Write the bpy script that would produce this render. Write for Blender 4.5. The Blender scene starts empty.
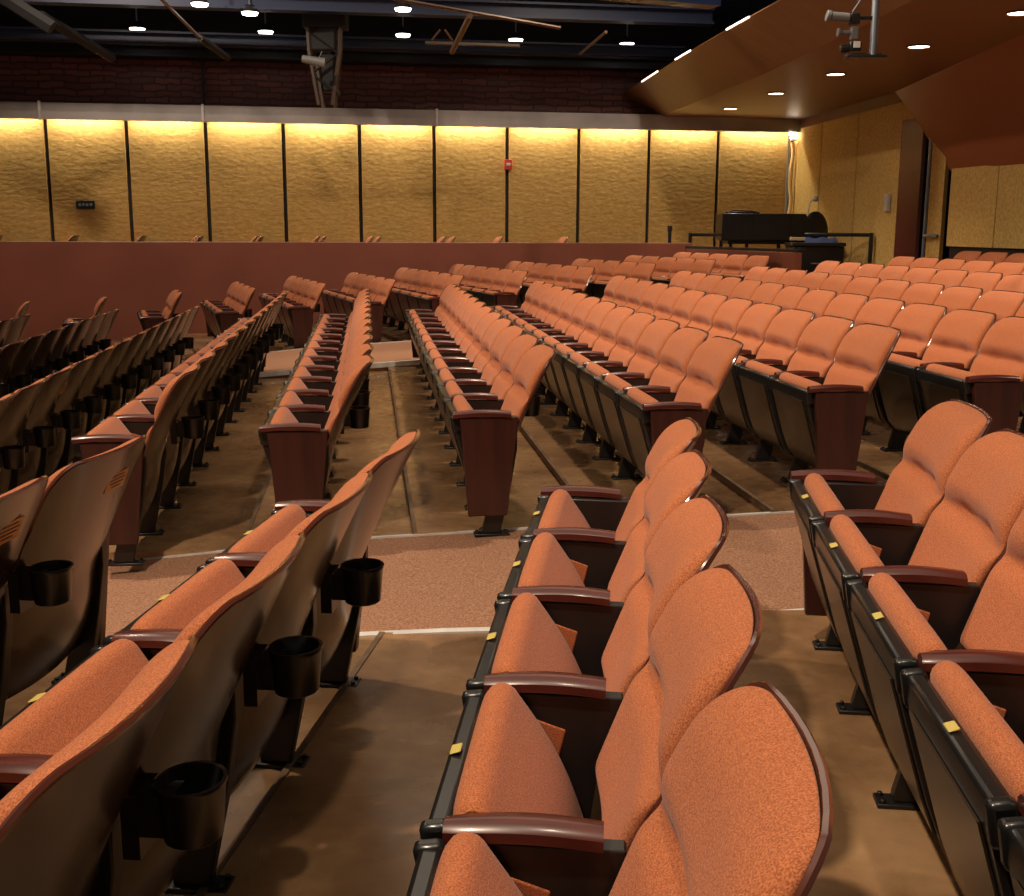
import bpy, bmesh, math, random
from mathutils import Vector, Matrix
random.seed(7)
C = bpy.context.scene.collection
PI = math.pi
CZ = 1.448            # eye height above the floor of the second row of the middle block

# ------------------------------------------------------------------ materials
def mat(name, col, rough=.5, metal=0, noise=0, nscale=40, bump=0, bscale=None, col2=None, spec=.5, coat=0, sheen=0, stretch=None, detail=4, emit=None, estr=0):
    m = bpy.data.materials.new(name); m.use_nodes = True
    nt = m.node_tree; b = nt.nodes['Principled BSDF']
    b.inputs['Base Color'].default_value = (*col, 1)
    b.inputs['Roughness'].default_value = rough
    b.inputs['Metallic'].default_value = metal
    b.inputs['Specular IOR Level'].default_value = spec
    b.inputs['Coat Weight'].default_value = coat
    b.inputs['Coat Roughness'].default_value = .15
    b.inputs['Sheen Weight'].default_value = sheen
    if emit:
        b.inputs['Emission Color'].default_value = (*emit, 1); b.inputs['Emission Strength'].default_value = estr
    if noise or bump:
        tc = nt.nodes.new('ShaderNodeTexCoord'); mp = nt.nodes.new('ShaderNodeMapping')
        nt.links.new(tc.outputs['Object'], mp.inputs['Vector'])
        if stretch: mp.inputs['Scale'].default_value = stretch
    if noise:
        n = nt.nodes.new('ShaderNodeTexNoise'); n.inputs['Scale'].default_value = nscale; n.inputs['Detail'].default_value = detail
        nt.links.new(mp.outputs[0], n.inputs['Vector'])
        r = nt.nodes.new('ShaderNodeValToRGB')
        c2 = col2 or tuple(c * (1 - noise) for c in col)
        r.color_ramp.elements[0].position = .36; r.color_ramp.elements[1].position = .64
        r.color_ramp.elements[0].color = (*c2, 1); r.color_ramp.elements[1].color = (*col, 1)
        nt.links.new(n.outputs['Fac'], r.inputs['Fac']); nt.links.new(r.outputs['Color'], b.inputs['Base Color'])
    if bump:
        n2 = nt.nodes.new('ShaderNodeTexNoise'); n2.inputs['Scale'].default_value = bscale or nscale; n2.inputs['Detail'].default_value = 5
        nt.links.new(mp.outputs[0], n2.inputs['Vector'])
        bp = nt.nodes.new('ShaderNodeBump'); bp.inputs['Strength'].default_value = bump; bp.inputs['Distance'].default_value = .01
        nt.links.new(n2.outputs['Fac'], bp.inputs['Height']); nt.links.new(bp.outputs['Normal'], b.inputs['Normal'])
    return m

M = {}
M['fabric'] = mat('orange_fabric', (.60, .205, .085), .9, noise=.5, nscale=380, col2=(.34, .100, .042), bump=.15, bscale=330, sheen=.15, spec=.12, detail=1)
M['shell'] = mat('brown_laminate', (.058, .033, .018), .26, noise=.5, nscale=5, col2=(.034, .018, .010), coat=.5, stretch=(1, 1, .25))
M['rim'] = mat('mahogany_edge', (.10, .028, .018), .2, coat=.7)
M['panboard'] = mat('tan_laminate', (.052, .032, .019), .32, noise=.3, nscale=6, coat=.3)
M['black'] = mat('black_plastic', (.012, .012, .012), .28, coat=.2)
M['metal'] = mat('black_enamel_steel', (.014, .012, .012), .38, coat=.1)
M['bolt'] = mat('zinc_bolt', (.35, .33, .3), .35, metal=1)
M['arm'] = mat('mahogany_arm', (.105, .020, .014), .32, noise=.4, nscale=18, col2=(.065, .013, .009), coat=.3, stretch=(.3, 3, 3))
M['panel'] = mat('mahogany_panel', (.066, .017, .012), .36, noise=.35, nscale=6, col2=(.042, .012, .009), coat=.25, stretch=(3, 3, .3))
M['plate'] = mat('yellow_plate', (.62, .50, .12), .4)
M['plaque'] = mat('brass_plaque', (.50, .26, .06), .35, metal=.3)
M['ink'] = mat('dark_ink', (.12, .06, .02), .6)
M['white'] = mat('white_nosing', (.80, .78, .74), .5, noise=.2, nscale=9)
M['edge'] = mat('worn_step_edge', (.25, .15, .08), .5, noise=.6, nscale=6)
M['carpet'] = mat('orange_brown_carpet', (.47, .255, .16), .95, noise=.5, nscale=110, col2=(.27, .135, .082), bump=.3, bscale=120, spec=.1)

def floor_mat():
    m = bpy.data.materials.new('stained_concrete'); m.use_nodes = True; nt = m.node_tree; b = nt.nodes['Principled BSDF']
    tc = nt.nodes.new('ShaderNodeTexCoord')
    def noise(s, d, dist=0):
        n = nt.nodes.new('ShaderNodeTexNoise'); n.inputs['Scale'].default_value = s; n.inputs['Detail'].default_value = d; n.inputs['Distortion'].default_value = dist
        nt.links.new(tc.outputs['Object'], n.inputs['Vector']); return n
    n1 = noise(1.3, 6, .6); n2 = noise(14, 5); n3 = noise(2.6, 8, 1.5)
    r = nt.nodes.new('ShaderNodeValToRGB'); e = r.color_ramp.elements
    e[0].position = .30; e[0].color = (.15, .080, .036, 1); e[1].position = .72; e[1].color = (.55, .33, .165, 1)
    k = r.color_ramp.elements.new(.5); k.color = (.31, .172, .082, 1)
    mx = nt.nodes.new('ShaderNodeMath'); mx.operation = 'MULTIPLY_ADD'; mx.inputs[1].default_value = .25
    nt.links.new(n2.outputs['Fac'], mx.inputs[0])
    mm = nt.nodes.new('ShaderNodeMath'); mm.operation = 'MULTIPLY'; mm.inputs[1].default_value = .75
    nt.links.new(n1.outputs['Fac'], mm.inputs[0]); nt.links.new(mm.outputs[0], mx.inputs[2])
    nt.links.new(mx.outputs[0], r.inputs['Fac']); nt.links.new(r.outputs['Color'], b.inputs['Base Color'])
    rr = nt.nodes.new('ShaderNodeMapRange'); rr.inputs['To Min'].default_value = .12; rr.inputs['To Max'].default_value = .42
    nt.links.new(n3.outputs['Fac'], rr.inputs['Value']); nt.links.new(rr.outputs[0], b.inputs['Roughness'])
    bp = nt.nodes.new('ShaderNodeBump'); bp.inputs['Strength'].default_value = .08; bp.inputs['Distance'].default_value = .01
    nt.links.new(n2.outputs['Fac'], bp.inputs['Height']); nt.links.new(bp.outputs['Normal'], b.inputs['Normal'])
    return m
M['floor'] = floor_mat()
M['acoustic'] = mat('mustard_acoustic_panel', (.50, .32, .110), .95, noise=.25, nscale=14, col2=(.41, .25, .080), bump=1.0, bscale=8, stretch=(1, 1, 2.2), spec=.1)
M['acoustic_smooth'] = mat('mustard_fabric_panel', (.68, .47, .17), .95, noise=.25, nscale=26, col2=(.54, .35, .11), bump=.25, bscale=60, spec=.1)
M['groove'] = mat('dark_joint', (.02, .015, .012), .7)
M['grey'] = mat('grey_painted_beam', (.56, .53, .52), .5, noise=.3, nscale=1.5)
M['parapet'] = mat('dark_red_wall_paint', (.255, .080, .052), .42, noise=.15, nscale=1.2)
M['fascia'] = mat('brown_red_soffit_paint', (.18, .075, .026), .45)
M['soffit_red'] = mat('deep_red_soffit_paint', (.27, .078, .024), .5)
M['dark'] = mat('black_ceiling_paint', (.012, .012, .014), .7)
M['beam_blue'] = mat('blue_black_steel', (.035, .050, .115), .4)
M['catwalk'] = mat('navy_catwalk_paint', (.008, .018, .060), .35)
M['rig'] = mat('dark_brown_steel', (.07, .045, .028), .55)
M['cctv'] = mat('grey_camera_housing', (.20, .20, .20), .4)
M['beam_tan'] = mat('rusty_tan_steel', (.12, .07, .038), .5)
M['pale_pipe'] = mat('pale_green_pipe', (.55, .70, .66), .4)
M['door_red'] = mat('dark_red_door_paint', (.12, .028, .02), .35)
M['door_dark'] = mat('doorway_shade', (.012, .014, .022), .6)  # near-black colour stands in for the shade inside the open doorway
M['steel'] = mat('brushed_grey_steel', (.32, .36, .42), .35, metal=.6)
M['device'] = mat('pale_grey_plastic', (.5, .5, .48), .5)
M['blue'] = mat('blue_cloth', (.06, .10, .28), .8)
M['cream'] = mat('cream_paper_and_glow', (.75, .52, .25), .8)  # cream for the papers and for strips painted as grazing light
M['lamp'] = mat('lamp_white', (.9, .9, .9), .4, emit=(1, .86, .70), estr=14)
M['lamp_cool'] = mat('high_bay_lamp', (.9, .9, .9), .4, emit=(1, .93, .84), estr=9)
M['led'] = mat('led_strip', (.9, .9, .9), .4, emit=(1, .75, .38), estr=5)
M['edge_led'] = mat('edge_led', (.9, .9, .9), .4, emit=(1, .80, .60), estr=4)
M['redlens'] = mat('red_alarm_housing', (.55, .05, .03), .35)

def brick_mat():
    m = bpy.data.materials.new('dark_red_brick'); m.use_nodes = True; nt = m.node_tree; b = nt.nodes['Principled BSDF']
    tc = nt.nodes.new('ShaderNodeTexCoord'); mp = nt.nodes.new('ShaderNodeMapping'); mp.inputs['Rotation'].default_value = (PI/2, 0, 0)
    nt.links.new(tc.outputs['Object'], mp.inputs['Vector'])
    br = nt.nodes.new('ShaderNodeTexBrick'); br.inputs['Scale'].default_value = 1.0
    br.inputs['Brick Width'].default_value = .34; br.inputs['Row Height'].default_value = .085; br.inputs['Mortar Size'].default_value = .014
    br.inputs['Color1'].default_value = (.17, .048, .036, 1); br.inputs['Color2'].default_value = (.10, .030, .024, 1); br.inputs['Mortar'].default_value = (.05, .018, .016, 1)
    n = nt.nodes.new('ShaderNodeTexNoise'); n.inputs['Scale'].default_value = 3.5; n.inputs['Detail'].default_value = 6
    nt.links.new(tc.outputs['Object'], n.inputs['Vector'])
    mix = nt.nodes.new('ShaderNodeMixRGB'); mix.blend_type = 'MIX'; mix.inputs[0].default_value = .12
    nt.links.new(mp.outputs[0], mix.inputs[1]); nt.links.new(n.outputs['Color'], mix.inputs[2]); nt.links.new(mix.outputs[0], br.inputs['Vector'])
    nt.links.new(br.outputs['Color'], b.inputs['Base Color']); b.inputs['Roughness'].default_value = .6
    bp = nt.nodes.new('ShaderNodeBump'); bp.inputs['Strength'].default_value = .9; bp.inputs['Distance'].default_value = .03
    nt.links.new(br.outputs['Fac'], bp.inputs['Height']); bp.invert = True; nt.links.new(bp.outputs['Normal'], b.inputs['Normal'])
    return m
M['brick'] = brick_mat()

# ------------------------------------------------------------------ mesh helpers
def mesh(name, bm, m, parent=None, smooth=True, bevel=0, seg=2, sub=0):
    bmesh.ops.recalc_face_normals(bm, faces=bm.faces)
    me = bpy.data.meshes.new(name); bm.to_mesh(me); bm.free()
    me.materials.append(m)
    if smooth:
        for p in me.polygons: p.use_smooth = True
    o = bpy.data.objects.new(name, me); C.objects.link(o)
    if parent: o.parent = parent
    if bevel:
        b = o.modifiers.new('b', 'BEVEL'); b.width = bevel; b.segments = seg; b.limit_method = 'ANGLE'; b.angle_limit = .7
    if sub:
        s = o.modifiers.new('s', 'SUBSURF'); s.levels = sub; s.render_levels = sub
    if smooth and not sub:
        try: me.set_sharp_from_angle(angle=.7)
        except Exception: pass
    return o

def box(bm, c, s, rot=None):
    r = bmesh.ops.create_cube(bm, size=1); vs = r['verts']
    bmesh.ops.scale(bm, vec=s, verts=vs)
    if rot is not None: bmesh.ops.rotate(bm, cent=(0, 0, 0), matrix=rot, verts=vs)
    bmesh.ops.translate(bm, vec=c, verts=vs); return vs

def cyl(bm, p1, p2, r1, r2=None, seg=16, caps=True):
    p1 = Vector(p1); p2 = Vector(p2); d = p2 - p1
    r = bmesh.ops.create_cone(bm, cap_ends=caps, segments=seg, radius1=r1, radius2=r1 if r2 is None else r2, depth=d.length)
    q = d.to_track_quat('Z', 'Y').to_matrix()
    bmesh.ops.rotate(bm, cent=(0, 0, 0), matrix=q, verts=r['verts'])
    bmesh.ops.translate(bm, vec=(p1 + p2) / 2, verts=r['verts']); return r['verts']

def prism(bm, pts, y0, y1):
    """polygon in local x-z, extruded along y"""
    a = [bm.verts.new((x, y0, z)) for x, z in pts]; b = [bm.verts.new((x, y1, z)) for x, z in pts]
    n = len(pts); bm.faces.new(a); bm.faces.new(list(reversed(b)))
    for i in range(n): bm.faces.new((a[i], a[(i + 1) % n], b[(i + 1) % n], b[i]))

def prism3(bm, base, vec):
    a = [bm.verts.new(p) for p in base]; v = Vector(vec); b = [bm.verts.new(Vector(p) + v) for p in base]
    n = len(base); bm.faces.new(a); bm.faces.new(list(reversed(b)))
    for i in range(n): bm.faces.new((a[i], a[(i + 1) % n], b[(i + 1) % n], b[i]))

def tube(bm, pts, r, seg=8, closed=False):
    pts = [Vector(p) for p in pts]; rings = []; n = len(pts)
    for i, p in enumerate(pts):
        t = (pts[min(i + 1, n - 1)] - pts[max(i - 1, 0)]).normalized()
        a = t.cross(Vector((.31, .17, .93)));
        if a.length < .1: a = t.cross(Vector((1, 0, 0)))
        a.normalize(); b = t.cross(a)
        if rings:
            a0 = prev; a = (a0 - t * a0.dot(t)).normalized(); b = t.cross(a)
        prev = a
        rings.append([bm.verts.new(p + a * math.cos(2 * PI * k / seg) * r + b * math.sin(2 * PI * k / seg) * r) for k in range(seg)])
    for i in range(n - 1):
        for k in range(seg):
            bm.faces.new((rings[i][k], rings[i][(k + 1) % seg], rings[i + 1][(k + 1) % seg], rings[i + 1][k]))
    bm.faces.new(rings[0]); bm.faces.new(list(reversed(rings[-1])))

def put(o, label=None, cat=None, group=None, kind=None):
    if label: o['label'] = label
    if cat: o['category'] = cat
    if group: o['group'] = group
    if kind: o['kind'] = kind
    return o
def empty(name, loc=(0, 0, 0), rz=0):
    o = bpy.data.objects.new(name, None); C.objects.link(o); o.location = loc; o.rotation_euler = (0, 0, rz); o.empty_display_size = .1
    return o
def structure(name, bm, m, **k):
    return put(mesh(name, bm, m, **k), kind='structure')

# ------------------------------------------------------------------ the theatre seat (local: +x faces the stage, z up, origin on the floor under the back of the armrest)
W = .56
ZT = .868
def back_x(z):      # front face of the upholstered back, leaning away with height
    k = max(0, (z - .44)) / .45
    return .012 - .190 * k - .024 * k * k
def outline(v, w, z0=.43, z1=ZT, R=.112):
    z = z0 + (z1 - z0) * v
    d = z1 - z; hw = w / 2
    if d < R:
        k = 1 - d / R; hw = w / 2 - R * .86 * (1 - max(0, 1 - k ** 2.35) ** (1 / 2.35))
    if z < .64: hw -= .030 * min(1, (.64 - z) / .19)
    return hw, z

def back_cushion_bm(nu=18, nv=30):
    bm = bmesh.new(); front = []; rear = []
    ZS = .655
    for j in range(nv + 1):
        v = j / nv; v = 1 - (1 - v) ** 1.25
        hw, z = outline(v, .536)
        fr = []; rr = []
        for i in range(nu + 1):
            u = -1 + 2 * i / nu; u = math.copysign(1 - (1 - abs(u)) ** 1.5, u)
            edge = max(0, 1 - abs(u) ** 4) ** .5
            if z > ZS:
                s = (z - ZS) / (ZT - ZS)
                prof = (min(1, s / .30)) ** .55 if s < .30 else 1
                if s > .62: prof = max(0, 1 - ((s - .62) / .38) ** 2.2) ** .5
                th = .058 * prof * (.15 + .85 * edge)
            else:
                s = (ZS - z) / (ZS - .43); prof = min(1, s / .16) ** .55
                if s > .85: prof *= max(0, 1 - ((s - .85) / .15) ** 2) ** .5
                th = .040 * prof * (.15 + .85 * edge)
            dm = math.exp(-((z - ZS) / .020) ** 2) * (.25 + math.exp(-((abs(u) - .40) / .11) ** 2)) * .020
            curve = .040 * (u * hw / .26) ** 2
            x = back_x(z) + curve
            fr.append(bm.verts.new((x + th - .035 - dm, u * hw, z))); rr.append(bm.verts.new((x - .042, u * hw, z)))
        front.append(fr); rear.append(rr)
    for g, s in ((front, 1), (rear, -1)):
        for j in range(nv):
            for i in range(nu):
                f = (g[j][i], g[j][i + 1], g[j + 1][i + 1], g[j + 1][i]); bm.faces.new(f if s > 0 else f[::-1])
    for j in range(nv):
        bm.faces.new((front[j][0], front[j + 1][0], rear[j + 1][0], rear[j][0])); bm.faces.new((front[j][nu], rear[j][nu], rear[j + 1][nu], front[j + 1][nu]))
    for i in range(nu):
        bm.faces.new((front[0][i], rear[0][i], rear[0][i + 1], front[0][i + 1])); bm.faces.new((front[nv][i], front[nv][i + 1], rear[nv][i + 1], rear[nv][i]))
    return bm

def shell_pt(u, v):
    z0, z1 = .13, ZT - .002
    z = z0 + (z1 - z0) * v
    if z > .43: hw = outline((z - .43) / (ZT - .43), .538)[0]; hw += .012 * min(1, max(0, (.70 - z) / .1))
    else: hw = .262 - .030 * ((.43 - z) / .30) ** 1.5
    x = back_x(max(z, .44)) + (.44 - z) * .16 * (z < .44)
    x += .044 * (u * hw / .26) ** 2 - .044
    if z < .34: x += (.34 - z) ** 2 * 1.2
    return x, u * hw, z
def shell_bm(nu=12, nv=20, t=.012):
    bm = bmesh.new(); A = []; B = []
    for j in range(nv + 1):
        v = 1 - (1 - j / nv) ** 1.4
        ra = []; rb = []
        for i in range(nu + 1):
            x, y, z = shell_pt(-1 + 2 * i / nu, v)
            ra.append(bm.verts.new((x, y, z))); rb.append(bm.verts.new((x - t, y, z)))
        A.append(ra); B.append(rb)
    for g, s in ((A, 1), (B, -1)):
        for j in range(nv):
            for i in range(nu):
                f = (g[j][i], g[j][i + 1], g[j + 1][i + 1], g[j + 1][i]); bm.faces.new(f if s > 0 else f[::-1])
    for j in range(nv):
        bm.faces.new((A[j][0], A[j + 1][0], B[j + 1][0], B[j][0])); bm.faces.new((A[j][nu], B[j][nu], B[j + 1][nu], A[j + 1][nu]))
    for i in range(nu):
        bm.faces.new((A[0][i], B[0][i], B[0][i + 1], A[0][i + 1])); bm.faces.new((A[nv][i], A[nv][i + 1], B[nv][i + 1], B[nv][i]))
    return bm
def rim_bm():
    bm = bmesh.new(); pts = []
    n = 18
    for j in range(n + 1):
        v = .42 + .58 * (1 - (1 - j / n) ** 1.6); x, y, z = shell_pt(-1, v); pts.append((x - .006, y, z))
    for i in range(1, 8):
        x, y, z = shell_pt(-1 + 2 * i / 8, 1); pts.append((x - .006, y, z))
    for j in range(n, -1, -1):
        v = .42 + .58 * (1 - (1 - j / n) ** 1.6); x, y, z = shell_pt(1, v); pts.append((x - .006, y, z))
    tube(bm, pts, .0065, 6); return bm

# folded seat: hinge low at the back, front lip up by the armrest
D = Vector((.30, 0, .954)).normalized(); Rr = Vector((-D.z, 0, D.x))
H0 = Vector((.128, 0, .215))
def cushion_bm(ny=16):
    bm = bmesh.new(); L = .405; prof = []
    for k in range(7): prof.append((.03 + (L - .06) * k / 6, 0.0))
    for k in range(1, 8):
        a = PI * k / 8; prof.append((L - .034 + math.sin(a) * .034, .034 - math.cos(a) * .034))
    for k in range(9):
        s = 1 - k / 8; prof.append((.06 + (L - .095) * s, .070 + .052 * (1 - s) + .018 * math.sin(PI * s)))
    prof.append((.02, .09))
    n = len(prof); rings = []
    cx = sum(p[0] for p in prof) / n; cy = .055
    for j in range(ny + 1):
        u = -1 + 2 * j / ny; u = math.copysign(1 - (1 - abs(u)) ** 1.7, u)
        q = (1 - abs(u) ** 7) ** (1 / 2.2)
        ring = []
        for a, b in prof:
            aa = cx + (a - cx) * (.92 + .08 * q); bb = cy + (b - cy) * (.80 + .20 * q)
            p = H0 + D * aa + Rr * bb; ring.append(bm.verts.new((p.x, u * .250, p.z)))
        rings.append(ring)
    for j in range(ny):
        for k in range(n): bm.faces.new((rings[j][k], rings[j][(k + 1) % n], rings[j + 1][(k + 1) % n], rings[j + 1][k]))
    bm.faces.new(rings[0]); bm.faces.new(list(reversed(rings[-1])))
    return bm
def pan_poly(a0, a1, t0, t1):
    out = []
    for a, t in ((a0, t0), (a1, t0), (a1, t1), (a0, t1)):
        p = H0 + D * a - Rr * t; out.append((p.x, p.z))
    return out
def pan_bm():
    bm = bmesh.new()
    def P(a, t): p = H0 + D * a - Rr * t; return (p.x, p.z)
    main = [P(-.06, -.05), P(.02, -.003), P(.380, -.003), P(.390, .034), P(.34, .046), P(.20, .048), (.196, .27), (.165, .19), (.115, .135), (.07, .135)]
    prism(bm, main, -.250, .250)
    for s in (-1, 1):      # corner brackets that stand proud
        prism(bm, [P(.31, -.004), P(.388, -.004), P(.396, .042), P(.32, .052)], s * .252 - .016, s * .252 + .016)
    return bm
def panboard_bm():
    bm = bmesh.new()
    def P(a, t): p = H0 + D * a - Rr * t; return (p.x, p.z)
    a = [P(.335, .0475), P(.20, .049), (.198, .27), (.167, .19), (.14, .16)]
    prof = a + [(x + .005, z) for x, z in reversed(a)]
    prism(bm, prof, -.205, .205); return bm
def arm_bm(L=.2427, w=.058):
    bm = bmesh.new(); n = 10; rings = []
    for k in range(n + 1):
        t = k / n; x = .004 + (L - .004) * t
        hw = w / 2 * (.80 + .20 * math.sin(PI * min(1, t * .7 + .25))) * (1 if t < .93 else .86)
        top = .600 + .010 * math.sin(PI * t * .9 + .2); bot = top - .026
        y = hw; r = .009
        ring = [(-y, bot), (-y, top - r), (-y + r, top), (0, top + .002), (y - r, top), (y, top - r), (y, bot)]
        rings.append([bm.verts.new((x, a, b)) for a, b in ring])
    m = len(rings[0])
    for k in range(n):
        for i in range(m): bm.faces.new((rings[k][i], rings[k][(i + 1) % m], rings[k + 1][(i + 1) % m], rings[k + 1][i]))
    bm.faces.new(rings[0]); bm.faces.new(list(reversed(rings[-1])))
    return bm
def stand_bm():
    bm = bmesh.new()
    prism(bm, [(-.03, .575), (.225, .578), (.215, .555), (.15, .515), (.10, .46), (.085, .36), (.08, .26), (.135, .03), (.135, .012), (.045, .012), (.045, .03), (-.005, .26), (-.03, .42)], -.018, .018)
    return bm
def foot_bm():
    bm = bmesh.new(); box(bm, (.09, 0, .006), (.17, .064, .012))
    for x in (.02, .16):
        for y in (-.020, .020): cyl(bm, (x, y, .010), (x, y, .021), .008, seg=6)
    return bm
def bolts_bm():
    bm = bmesh.new()
    for x in (.02, .16):
        for y in (-.022, .022): cyl(bm, (x, y, .010), (x, y, .021), .008, seg=6)
    return bm
def cup_bm():
    bm = bmesh.new(); c = (-.165, 0); dz = .035; prof = [(r_ * 1.12, z_ + dz) for r_, z_ in [(.040, .455), (.043, .458), (.049, .545), (.052, .55), (.052, .557), (.046, .557), (.045, .545), (.040, .462), (.0, .462)]]
    rings = []
    for r, z in [(0, .455 + dz)] + prof:
        rings.append([bm.verts.new((c[0] + max(r, .001) * math.cos(2 * PI * k / 20), max(r, .001) * math.sin(2 * PI * k / 20), z)) for k in range(20)])
    for a, b in zip(rings, rings[1:]):
        for k in range(20): bm.faces.new((a[k], a[(k + 1) % 20], b[(k + 1) % 20], b[k]))
    box(bm, (-.10, 0, .535), (.08, .060, .07)); box(bm, (-.075, 0, .52), (.03, .08, .11))
    return bm
def endpanel_bm():
    bm = bmesh.new(); prism(bm, [(-.030, .578), (.245, .578), (.235, .50), (.205, .105), (.020, .105), (-.018, .45)], -.019, .019); return bm
def sidepad_bm():
    bm = bmesh.new(); prism(bm, [(.155, .53), (.080, .505), (.100, .41), (.118, .40)], -.021, .021); return bm

class Proto: pass
pr = Proto()
def shape(name, bm, m, **k):
    o = mesh(name, bm, m, **k); return o
parts = {}
parts['back_cushion'] = shape('back_cushion', back_cushion_bm(), M['fabric'], sub=1)
parts['back_shell'] = shape('back_shell', shell_bm(), M['shell'])
parts['edge_trim'] = shape('edge_trim', rim_bm(), M['rim'])
parts['seat_cushion'] = shape('seat_cushion', cushion_bm(), M['fabric'])
parts['seat_pan'] = shape('seat_pan', pan_bm(), M['black'], bevel=.010)
parts['pan_board'] = shape('pan_board', panboard_bm(), M['panboard'])
bm = bmesh.new(); _p = H0 + D * .387 - Rr * .018
box(bm, (0, 0, 0), (.020, .034, .004), Matrix.Rotation(-math.atan2(D.x, D.z) * 0 + .3, 3, 'Y')); bmesh.ops.translate(bm, vec=(_p.x + .0015, 0, _p.z + .0035), verts=bm.verts)
parts['number_plate'] = shape('number_plate', bm, M['plate'], bevel=.004)
parts['armrest'] = shape('armrest', arm_bm(), M['arm'])
parts['end_armrest'] = shape('armrest', arm_bm(.275, .060), M['arm'])
parts['leg'] = shape('leg', stand_bm(), M['metal'], bevel=.004)
parts['side_pad'] = shape('side_pad', sidepad_bm(), M['fabric'], bevel=.004)
parts['foot_plate'] = shape('foot_plate', foot_bm(), M['metal'], bevel=.003)
parts['cup_holder'] = shape('cup_holder', cup_bm(), M['black'])
parts['end_panel'] = shape('end_panel', endpanel_bm(), M['panel'], bevel=.005)
def plaque_bm():
    bm = bmesh.new(); z = .755; x = shell_pt(-.35, (z - .13) / .736)[0] - .012
    box(bm, (0, 0, 0), (.004, .115, .062), Matrix.Rotation(-.40, 3, 'Y')); bmesh.ops.translate(bm, vec=(x - .004, -.06, z), verts=bm.verts); return bm
parts['donor_plaque'] = shape('donor_plaque', plaque_bm(), M['plaque'])
bm = bmesh.new(); z = .755; x = shell_pt(-.35, (z - .13) / .736)[0] - .012
R46 = Matrix.Rotation(-.40, 3, 'Y')
for k, wd in enumerate((.07, .09, .08, .05)):
    c = R46 @ Vector((-.0025, 0, .020 - k * .0125)); box(bm, (x - .004 + c.x, -.06, z + c.z), (.0015, wd, .0035), R46)
parts['plaque_writing'] = shape('plaque_writing', bm, M['ink'], smooth=False)
for o in parts.values(): C.objects.unlink(o)

def clone(key, parent, y=0, name=None):
    o = parts[key].copy(); o.name = name or key
    if y: o.location.y = y
    C.objects.link(o); o.parent = parent; return o

def seat(loc, rz, label, group, near_end=False, far_end=False, plaque=False, cup=True, detail=2):
    e = empty('theatre_seat', loc, rz); put(e, label, 'seat', group)
    clone('back_cushion', e)
    sh = clone('back_shell', e)
    if detail: clone('edge_trim', sh)
    if plaque:
        q = clone('donor_plaque', sh); put(q, 'small brass coloured plaque with lines of text')
        clone('plaque_writing', sh)
    clone('seat_cushion', e)
    pn = clone('seat_pan', e)
    if detail > 1:
        clone('pan_board', pn)
        if detail > 2: clone('number_plate', pn)
    def side(y, end):
        if end:
            clone('end_armrest', e, y, 'armrest'); clone('end_panel', e, y)
        else:
            clone('armrest', e, y)
        lg = clone('leg', e, y - (.0 if not end else math.copysign(.034, y)))
        if detail:
            clone('foot_plate', lg)
        if detail > 1 and not end: clone('side_pad', lg)
        if cup and detail and not end: clone('cup_holder', e, y)
    side(W / 2, near_end)
    if far_end: side(-W / 2, True)
    return e

# ------------------------------------------------------------------ floor plan of the three seating blocks
class Block: pass
def block(h, x, y, Dn):
    b = Block(); b.h = h; b.o = Vector((x, y, 0)); b.D = Dn
    b.n = Vector((math.cos(h), -math.sin(h), 0)); b.t = Vector((math.sin(h), math.cos(h), 0)); b.rz = PI - h
    return b
BN = block(.1274, .3747, 3.7918, .8371)        # near block, row 2 is its origin
BM = block(-.1245, -.8672, 5.136, .8772)       # middle block, row 1 is its origin
BT = block(-.340, -2.252 - .179, 14.133 - .063, .868)   # far block (origin moved from back tops to armrests)
ORD = ['zeroth', 'first', 'second', 'third', 'fourth', 'fifth', 'sixth', 'seventh', 'eighth', 'ninth', 'tenth', 'eleventh', 'twelfth', 'thirteenth', 'fourteenth']

# rows: index -> (normal index, start offset along t, armrest height rel. camera, number of seats)
ROWS_M = {-3: (-2.9, -.1, -1.16, 13), -2: (-1.9, -.1, -1.11, 13), -1: (-.9, -.05, -1.05, 12), 0: (.07, 0, -.925, 12),
          1: (1, 0, -.888, 12), 2: (2, .05, -.848, 12), 3: (3, -.06, -.806, 12), 4: (4, .15, -.764, 12), 5: (5, .25, -.738, 13), 6: (6, .30, -.690, 13),
          7: (7, .45, -.632, 13), 8: (8, .45, -.580, 13), 9: (9, .60, -.522, 13)}
ROWS_N = {0: (-.055, -.31, -.925, 3), 1: (1.005, -.30, -.885, 5), 2: (2, 0, -.8762, 6), 3: (3, .0465, -.8034, 5)}
ROWS_T = {k: (k, o, -.687 - .29 + .0475 * k, n) for k, o, n in [(-4, .45, 1), (-3, .35, 1), (-2, .288, 2), (-1, .201, 4), (0, .215, 5), (1, .103, 5), (2, .014, 6), (3, .006, 6), (4, -.165, 6), (5, -.206, 5), (6, -.252, 5), (7, -.205, 5)]}
def zf(a): return a - .60 + CZ
def dirname(k, names): return names[k]

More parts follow.
